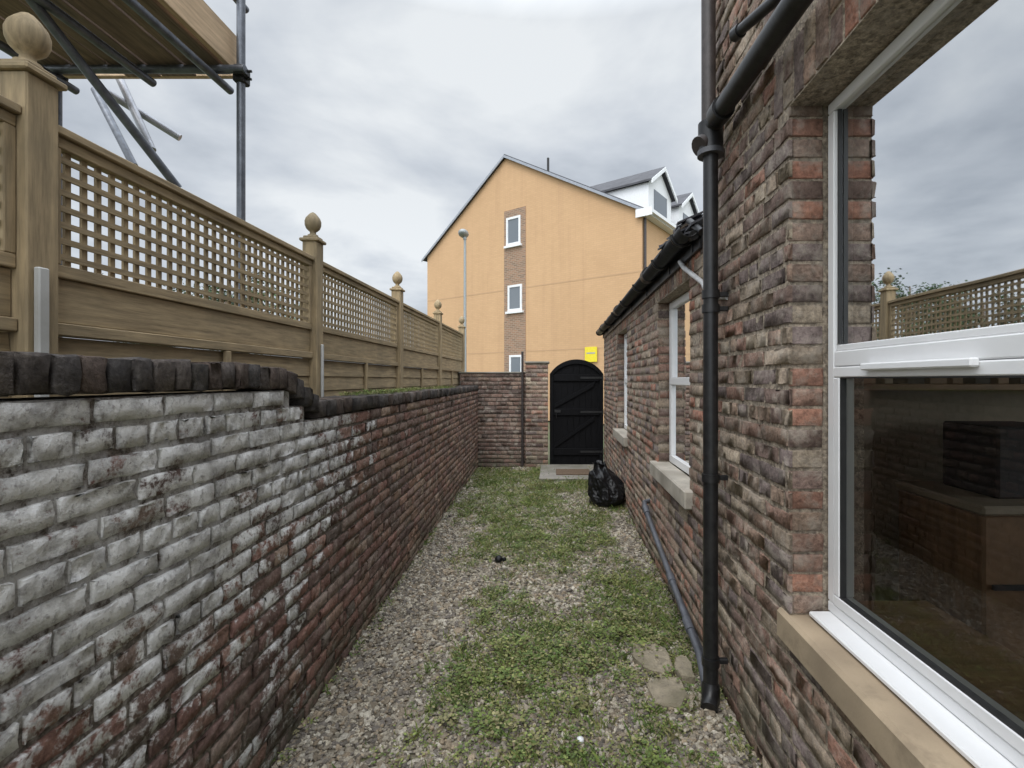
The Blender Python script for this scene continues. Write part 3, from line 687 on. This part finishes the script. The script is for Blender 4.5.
uvpoly('brick_strip',[[(A(b0,-.02,0),(b0,0)),(A(b1,-.02,0),(b1,0)),(A(b1,-.02,zt),(b1,zt)),(A(b0,-.02,zt),(b0,zt))]],'redpanel')
mb=MB(); mb.obox(A(b0,-.018,0),g*(b1-b0),s_*.1,Vector((0,0,zt)),'gable')
mb.build('strip_backing',ap)
mb=MB(); mg=MB()
for (xa,xb,ya,yb) in ((507,521,217,245),(508.5,522.5,285,311),(510,523,355,383)):
    ba,bb=bx(xb),bx(xa); z1=zz((xa+xb)/2,ya); z0=zz((xa+xb)/2,yb); w=bb-ba; t=.09
    mb.obox(A(ba,-.06,z0),g*w,s_*.039,Vector((0,0,t)),'white'); mb.obox(A(ba,-.06,z1-t),g*w,s_*.039,Vector((0,0,t)),'white')
    mb.obox(A(ba,-.06,z0+t+.001),g*t,s_*.039,Vector((0,0,z1-z0-2*t-.002)),'white'); mb.obox(A(bb-t,-.06,z0+t+.001),g*t,s_*.039,Vector((0,0,z1-z0-2*t-.002)),'white')
    mb.obox(A(ba-.08,-.12,z0-.10),g*(w+.16),s_*.10,Vector((0,0,.09)),'white')
    mg.obox(A(ba+t,-.030,z0+t),g*(w-2*t),s_*.008,Vector((0,0,z1-z0-2*t)),'pane')
m,nt,b=newmat('distant_window_glass'); b.inputs['Base Color'].default_value=(.12,.14,.16,1); b.inputs['Roughness'].default_value=.08; b.inputs['Specular IOR Level'].default_value=.8; M['pane']=m
mb.build('stair_window_frames',ap); mg.build('stair_window_panes',ap)
mb=MB()
for z in (2.75,5.35): 
    mb.obox(A(.02,-.006,z),g*(b0-.04),s_*.02,Vector((0,0,.05)),'gable'); mb.obox(A(b1+.02,-.006,z),g*(Wd-b1-.04),s_*.02,Vector((0,0,.05)),'gable')
mb.build('floor_bands',ap)
mb=MB(); ov=.25
sl1=(RZ-EZ)/RT; sl2=(RZ-EZ)/(Wd-RT)
mb.obox(A(-ov,-.12,EZ-ov*sl1+.02),g*(RT+ov)+Vector((0,0,(RT+ov)*sl1)),s_*(DP+.24),Vector((0,0,.08)),'slate')
mb.obox(A(RT+.001,-.12,RZ+.02),g*(Wd-RT+ov)-Vector((0,0,(Wd-RT+ov)*sl2)),s_*(DP+.24),Vector((0,0,.08)),'slate')
mb.obox(A(-ov,-.15,EZ-ov*sl1-.05),g*(RT+ov)+Vector((0,0,(RT+ov)*sl1)),s_*.028,Vector((0,0,.11)),'verge')
mb.obox(A(RT+.001,-.15,RZ-.05),g*(Wd-RT+ov)-Vector((0,0,(Wd-RT+ov)*sl2)),s_*.028,Vector((0,0,.11)),'verge')
mb.tube([A(RT-1.6,.8,RZ-1.0),A(RT-1.6,.8,RZ-.15)],.05,'iron')
mb.build('roof',ap)
mb=MB()
mb.obox(A(-.30,-.10,EZ-.20),g*.29,s_*(DP),Vector((0,0,.12)),'white'); mb.obox(A(-.42,-.10,EZ-.16),g*.11,s_*DP,Vector((0,0,.12)),'white')
mb.obox(A(-.44,-.16,EZ-.28),g*.60,s_*.05,Vector((0,0,.28)),'white')
mb.tube([A(-.07,.12,0),A(-.07,.12,EZ-.25)],.05,'pbrown'); mb.build('fascia_and_downpipe',ap)
mb=MB(); mg=MB()
for a0,a1 in ((1.7,4.0),(4.9,7.2),(8.4,10.7)):
    am=(a0+a1)/2; zb=EZ+.35; ze=9.15; zr=10.0; bf=.5
    V_=[A(bf,a0,zb),A(bf,a1,zb),A(bf,a1,ze),A(bf,am,zr-.05),A(bf,a0,ze)]
    bk=[A(4.2,a0,zb),A(4.2,a1,zb),A(4.2,a1,ze),A(4.2,am,zr-.05),A(4.2,a0,ze)]
    mb.add(V_+bk,[(0,1,2,3,4),(0,4,9,5),(1,6,7,2)],'white')
    for sgn,ae in ((1,a0-.15),(-1,a1+.15)):
        zz0=ze-.05
        o=A(bf-.2,ae,zz0); up=s_*(am-ae)+Vector((0,0,zr-zz0))
        mb.obox(o+Vector((0,0,.02)),g*4.6,up,Vector((0,0,.08)),'slate'); mb.obox(o-g*.03-Vector((0,0,.08)),g*.05,up,Vector((0,0,.16)),'white')
    mg.obox(A(bf-.02,a0+.5,zb+.35),g*.015,s_*(a1-a0-1.0),Vector((0,0,.85)),'pane')
mb.build('dormers',ap); mg.build('dormer_panes',ap)
sg=empty('yellow_sign'); mb=MB(); b_=bx(592); z0=zz(592,362); z1=zz(592,347); ww=bx(586)-bx(598)
mb.obox(A(b_-ww/2,-.09,z0),g*ww,s_*.03,Vector((0,0,z1-z0)),'yellow',.005); mb.build('board',sg)
mb=MB(); 
mb.obox(A(b_-ww*.35,-.094,z0+.3),g*ww*.7,s_*.003,Vector((0,0,.05)),'verge')
mb.obox(A(b_-ww*.3,-.058,z0+.05),g*ww*.6,s_*.057,Vector((0,0,.05)),'iron'); mb.build('lettering_and_bracket',sg)
sl=empty('street_lamp'); mb=MB(); L0=Vector(((465-553)/F*16,16,0)); top=H+(380-236)/F*16
mb.tube([L0,L0+Vector((0,0,1.2))],.08,'lamp'); mb.tube([L0+Vector((0,0,1.2)),L0+Vector((0,0,top))],[.055,.04],'lamp'); mb.build('column',sl)
mb=MB(); 
bm=bmesh.new(); bmesh.ops.create_uvsphere(bm,u_segments=16,v_segments=10,radius=1)
mb.add([L0+Vector((v.co.x*.17-.05,v.co.y*.3,v.co.z*.13+top+.08)) for v in bm.verts],[[v.index for v in f.verts] for f in bm.faces],'lamp',True); bm.free()
mb.tube([L0+Vector((0,0,top-.12)),L0+Vector((-.02,0,top+.08))],.06,'lamp'); mb.build('lantern',sl)
def tree(name,x,y,h,seed):
    e=empty(name); rd=random.Random(seed); mb=MB()
    mb.tube([(x,y,0),(x+.1,y,h*.3),(x-.1,y+.1,h*.55),(x,y,h*.85)],[.22,.17,.11,.03],'plank',10)
    tips=[]
    for k in range(16):
        a=k*2.4; z=h*rd.uniform(.3,.7); l=h*rd.uniform(.2,.36); p=Vector((x+math.cos(a)*l,y+math.sin(a)*l,z+l*.7)); mb.tube([(x,y,z),Vector((x,y,z)).lerp(p,.5)+Vector((0,0,.1)),p],[.07,.05,.015],'plank',6); tips+= [p,Vector((x,y,z)).lerp(p,.65)]
    mb.build('trunk_and_limbs',e)
    Vs=[];Fs=[];Cs=[];n=0
    for p in tips:
        for q in range(3):
            c=p+Vector((rd.gauss(0,.35),rd.gauss(0,.35),rd.gauss(.1,.3))); sh=rd.uniform(.6,1.3)
            for _ in range(60):
                q0=c+Vector((rd.gauss(0,.28),rd.gauss(0,.28),rd.gauss(0,.22))); a=Vector((rd.gauss(0,1),rd.gauss(0,1),rd.gauss(0,.6))).normalized()*.08; b2=a.cross(Vector((rd.gauss(0,1),rd.gauss(0,1),1))).normalized()*.05
                Vs+=[q0-a,q0-b2,q0+a,q0+b2]; Fs.append((n,n+1,n+2,n+3)); n+=4; Cs+=[(.05*sh,.085*sh,.03*sh,1)]*4
    arrmesh('foliage',[tuple(v) for v in Vs],Fs,Cs,'leaf',e,False)
tree('broadleaf_tree',-16.5,25,7.6,1); tree('broadleaf_tree',-20.5,25,6.6,2)
# ---------------------------------------------------------------- world + sun
w=bpy.data.worlds.new('World'); scene.world=w; w.use_nodes=True; nt=w.node_tree; nt.nodes.clear()
out=N(nt,'ShaderNodeOutputWorld'); bg=N(nt,'ShaderNodeBackground'); bg2=N(nt,'ShaderNodeBackground'); ad=N(nt,'ShaderNodeAddShader')
sky=N(nt,'ShaderNodeTexSky',sky_type='NISHITA'); sky.sun_disc=False; sky.sun_elevation=math.radians(55); sky.sun_rotation=math.radians(200); sky.dust_density=3
nt.links.new(sky.outputs[0],bg.inputs[0]); bg.inputs[1].default_value=.012
tc=N(nt,'ShaderNodeTexCoord'); sp=N(nt,'ShaderNodeSeparateXYZ'); nt.links.new(tc.outputs['Generated'],sp.inputs[0])
den=math_(nt,'ADD',math_(nt,'MAXIMUM',sp.outputs[2],0.0),.22)
cb=N(nt,'ShaderNodeCombineXYZ'); nt.links.new(math_(nt,'DIVIDE',sp.outputs[0],den),cb.inputs[0]); nt.links.new(math_(nt,'DIVIDE',sp.outputs[1],den),cb.inputs[1]); nt.links.new(sp.outputs[2],cb.inputs[2])
n1=N(nt,'ShaderNodeTexNoise'); n1.inputs['Scale'].default_value=1.5; n1.inputs['Detail'].default_value=6; n1.inputs['Roughness'].default_value=.52; n1.inputs['Distortion'].default_value=.25
nt.links.new(cb.outputs[0],n1.inputs['Vector'])
r=N(nt,'ShaderNodeValToRGB'); cr=r.color_ramp; cr.elements[0].position=.33; cr.elements[0].color=(.39,.43,.485,1); cr.elements[1].position=.64; cr.elements[1].color=(.80,.83,.85,1)
e1=cr.elements.new(.48); e1.color=(.59,.63,.68,1)
nt.links.new(n1.outputs['Fac'],r.inputs[0])
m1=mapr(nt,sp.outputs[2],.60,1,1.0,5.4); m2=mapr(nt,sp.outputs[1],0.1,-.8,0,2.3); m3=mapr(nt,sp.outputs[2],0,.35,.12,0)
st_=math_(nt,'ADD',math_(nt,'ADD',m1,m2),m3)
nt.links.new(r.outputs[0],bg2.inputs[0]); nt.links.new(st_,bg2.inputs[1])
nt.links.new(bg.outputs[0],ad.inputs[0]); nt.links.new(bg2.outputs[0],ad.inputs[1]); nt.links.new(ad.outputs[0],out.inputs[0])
sd=bpy.data.lights.new('sun','SUN'); sd.energy=1.1; sd.angle=math.radians(25); sd.color=(1,.96,.90); so=bpy.data.objects.new('sun',sd); scene.collection.objects.link(so)
el=math.radians(55); az=math.radians(200); d=Vector((math.sin(az)*math.cos(el),math.cos(az)*math.cos(el),math.sin(el))); so.rotation_euler=d.to_track_quat('Z','Y').to_euler()
# ---------------------------------------------------------------- camera
cd=bpy.data.cameras.new('camera'); cam=bpy.data.objects.new('camera',cd); scene.collection.objects.link(cam); scene.camera=cam
cam.location=(0,0,H); cam.rotation_euler=(math.radians(90),0,0); cd.sensor_width=36; cd.lens=F/1024*36; cd.shift_x=-41/1024; cd.shift_y=-4/1024; cd.clip_start=.05; cd.clip_end=1500
scene.view_settings.view_transform='Standard'; scene.view_settings.look='None'; scene.view_settings.exposure=0
